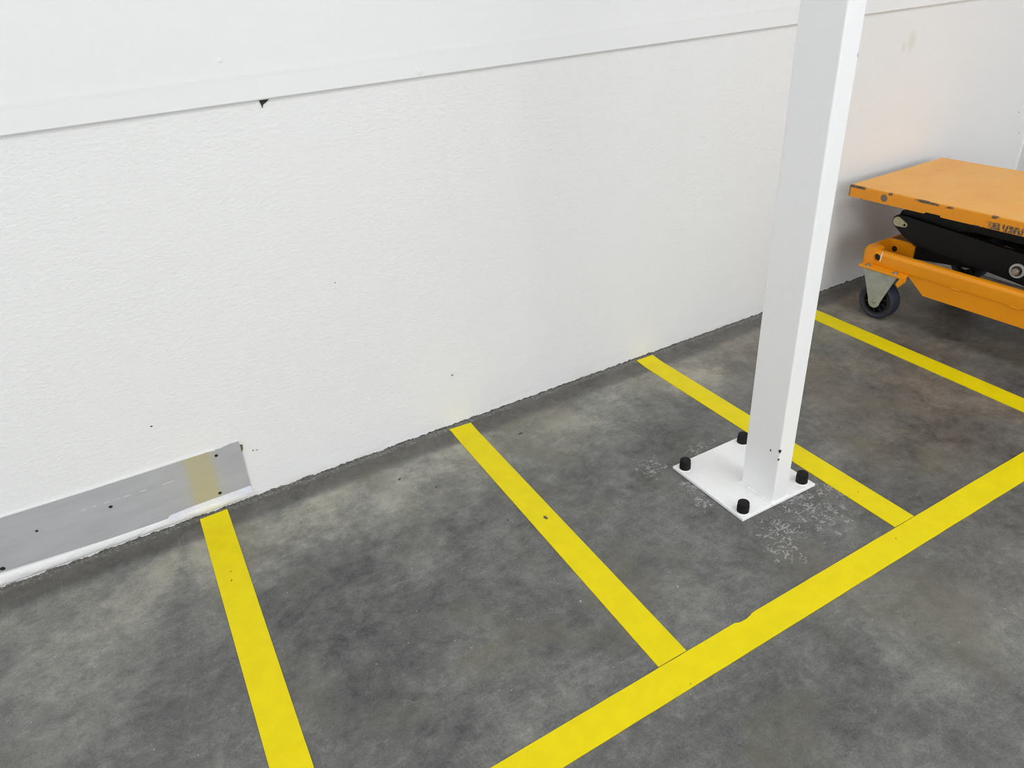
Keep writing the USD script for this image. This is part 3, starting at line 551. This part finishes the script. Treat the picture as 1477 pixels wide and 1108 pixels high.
def caster(yc, xw, s, fixed=True):
    """One caster: flange and bolts on the frame, fork, wheel; s = -1 on the near side."""
    xo = xw + s * 0.0175
    fl = box(min(xw + s * .029, xw - s * .03), max(xw + s * .029, xw - s * .03), yc - 0.066, yc + 0.062, 0.137, 0.1435, 0.0012)
    fo = obj('caster_mount', tm(mf(fl) + mf(slab_x(Polygon([(yc - .062, .143), (yc - .052, .120), (yc - .060, .112), (yc - .070, .128), (yc - .070, .141)]), *sorted((xw + s * .028, xw + s * .014))))), M_ORANGE, LT, smooth=30)
    for dy in (0.040, -0.040):
        b = cat(cyl((xw + s * .0185, yc + dy, 0.1430), (xw + s * .0185, yc + dy, 0.1446), 0.0078, 20), cyl((xw + s * .0185, yc + dy, 0.1446), (xw + s * .0185, yc + dy, 0.1490), 0.0050, 6))
        obj('mount_bolt', b, M_BOLT, LT, smooth=30)
    rt = thing_part('caster', LT)
    side = Polygon([(yc + 0.050, 0.1365), (yc - 0.050, 0.1365), (yc - 0.047, 0.128), (yc - 0.031, 0.110), (yc - 0.0165, 0.055)]).union(Polygon([(yc + 0.050, 0.1365), (yc - 0.050, 0.1365), (yc - 0.0165, 0.052), (yc + 0.0165, 0.052), (yc + 0.042, 0.120), (yc + 0.050, 0.128)])).union(Point(yc, 0.0510).buffer(0.0165, 16)).buffer(-.002).buffer(.004, 6).buffer(-.002)
    fork = [slab_x(side, *sorted((xo + s * 0.0045, xo + s * 0.0070))), slab_x(side, *sorted((xw - s * 0.0220, xw - s * 0.0245))), box(min(xo + s * .007, xw - s * .0245), max(xo + s * .007, xw - s * .0245), yc - .05, yc + .05, 0.1325, 0.1366, .001)]
    obj('fork', m3.Manifold.batch_boolean([mf(q) for q in fork], m3.OpType.Add), M_ZINC, rt, smooth=30)
    r = 0.0520
    tyre = [(0.038, -0.0150), (0.0455, -0.0180), (0.0495, -0.0165), (0.0516, -0.0110), (r, 0), (0.0516, 0.0110), (0.0495, 0.0165), (0.0455, 0.0180), (0.038, 0.0150), (0.038, -0.0150)]
    obj('tyre', lathe(tyre, (xw, yc, r), (1, 0, 0), 56), M_TYRE, rt, smooth=40)
    hub = [lathe([(0, -0.0165), (0.011, -0.0165), (0.011, 0.0165), (0, 0.0165)], (xw, yc, r), (1, 0, 0), 24), lathe([(0.0335, -0.0155), (0.0385, -0.0155), (0.0385, 0.0155), (0.0335, 0.0155), (0.0335, -0.0155)], (xw, yc, r), (1, 0, 0), 44), lathe([(0.0, -0.003), (0.034, -0.003), (0.034, 0.003), (0.0, 0.003)], (xw, yc, r), (1, 0, 0), 32)]
    for k in range(10):
        sp_ = box(xw - 0.0145, xw + 0.0145, yc - 0.0014, yc + 0.0014, r + 0.009, r + 0.035); sp_.apply_transform(trimesh.transformations.rotation_matrix(k * math.pi / 5, [1, 0, 0], [xw, yc, r])); hub.append(sp_)
    obj('wheel_hub', cat(*hub), M_HUB, rt, smooth=30)
    ax = cat(cyl((xo + s * 0.0070, yc, r), (xo + s * 0.0082, yc, r), 0.0072, 24), cyl((xo + s * .0082, yc, r), (xo + s * 0.0125, yc, r), 0.0052, 18, 0.0040))
    obj('axle_bolt', ax, M_BOLT, rt, smooth=40)
def thing_part(name, parent):
    x = UsdGeom.Xform.Define(stage, numbered(f'{parent.GetPath().pathString}/{name}')); return x.GetPrim()
for yc in (-0.1535, -0.79):
    caster(yc, -0.008, -1); caster(yc, W + 0.008, 1)
# push handle at the camera end (beyond the frame)
obj('push_handle', tube_path([(0.03, -0.885, 0.17), (0.03, -0.95, 0.80), (0.06, -0.965, 0.86), (W - 0.06, -0.965, 0.86), (W - 0.03, -0.95, 0.80), (W - 0.03, -0.885, 0.17)], 0.014), M_BLACK, LT, smooth=40)

# ------------------------------------------------------------------ board behind the lift table, grit on the floor
bx = box(2.262, 2.66, -0.62, -0.158, 0.0, 0.022, 0.002)
tag(obj('board', bx, M_CARTON), 'off-white board lying on the floor behind the lift table', 'board')
bits = []
for (x, y, l, w, a) in ((0.382, -0.113, 0.0085, 0.0022, 0.5), (0.675, -0.115, 0.012, 0.0016, 0.1), (0.435, -0.181, 0.003, 0.003, 0), (0.02, -0.214, 0.004, 0.0012, 0.8), (0.023, -0.19, 0.0018, 0.0015, 0), (0.62, -0.09, 0.003, 0.002, 0.4), (0.507, -0.352, 0.003, 0.003, 0), (0.3, -0.3, 0.0022, 0.002, 0), (1.25, -0.33, 0.005, 0.002, 0.9)):
    s = trimesh.creation.icosphere(2, 1.0); s.vertices = s.vertices * [l / 2, w / 2, 0.0010]; s.apply_transform(trimesh.transformations.rotation_matrix(a, [0, 0, 1])); s.apply_translation([x, y, cove_z(y) + (0.0018 if abs(x - .02) < .03 else 0.0008)]); bits.append(s)
setd(obj('floor_grit', cat(*bits), M_DARK, smooth=True), label='dark specks of grit scattered on the concrete floor', category='grit', kind='stuff')
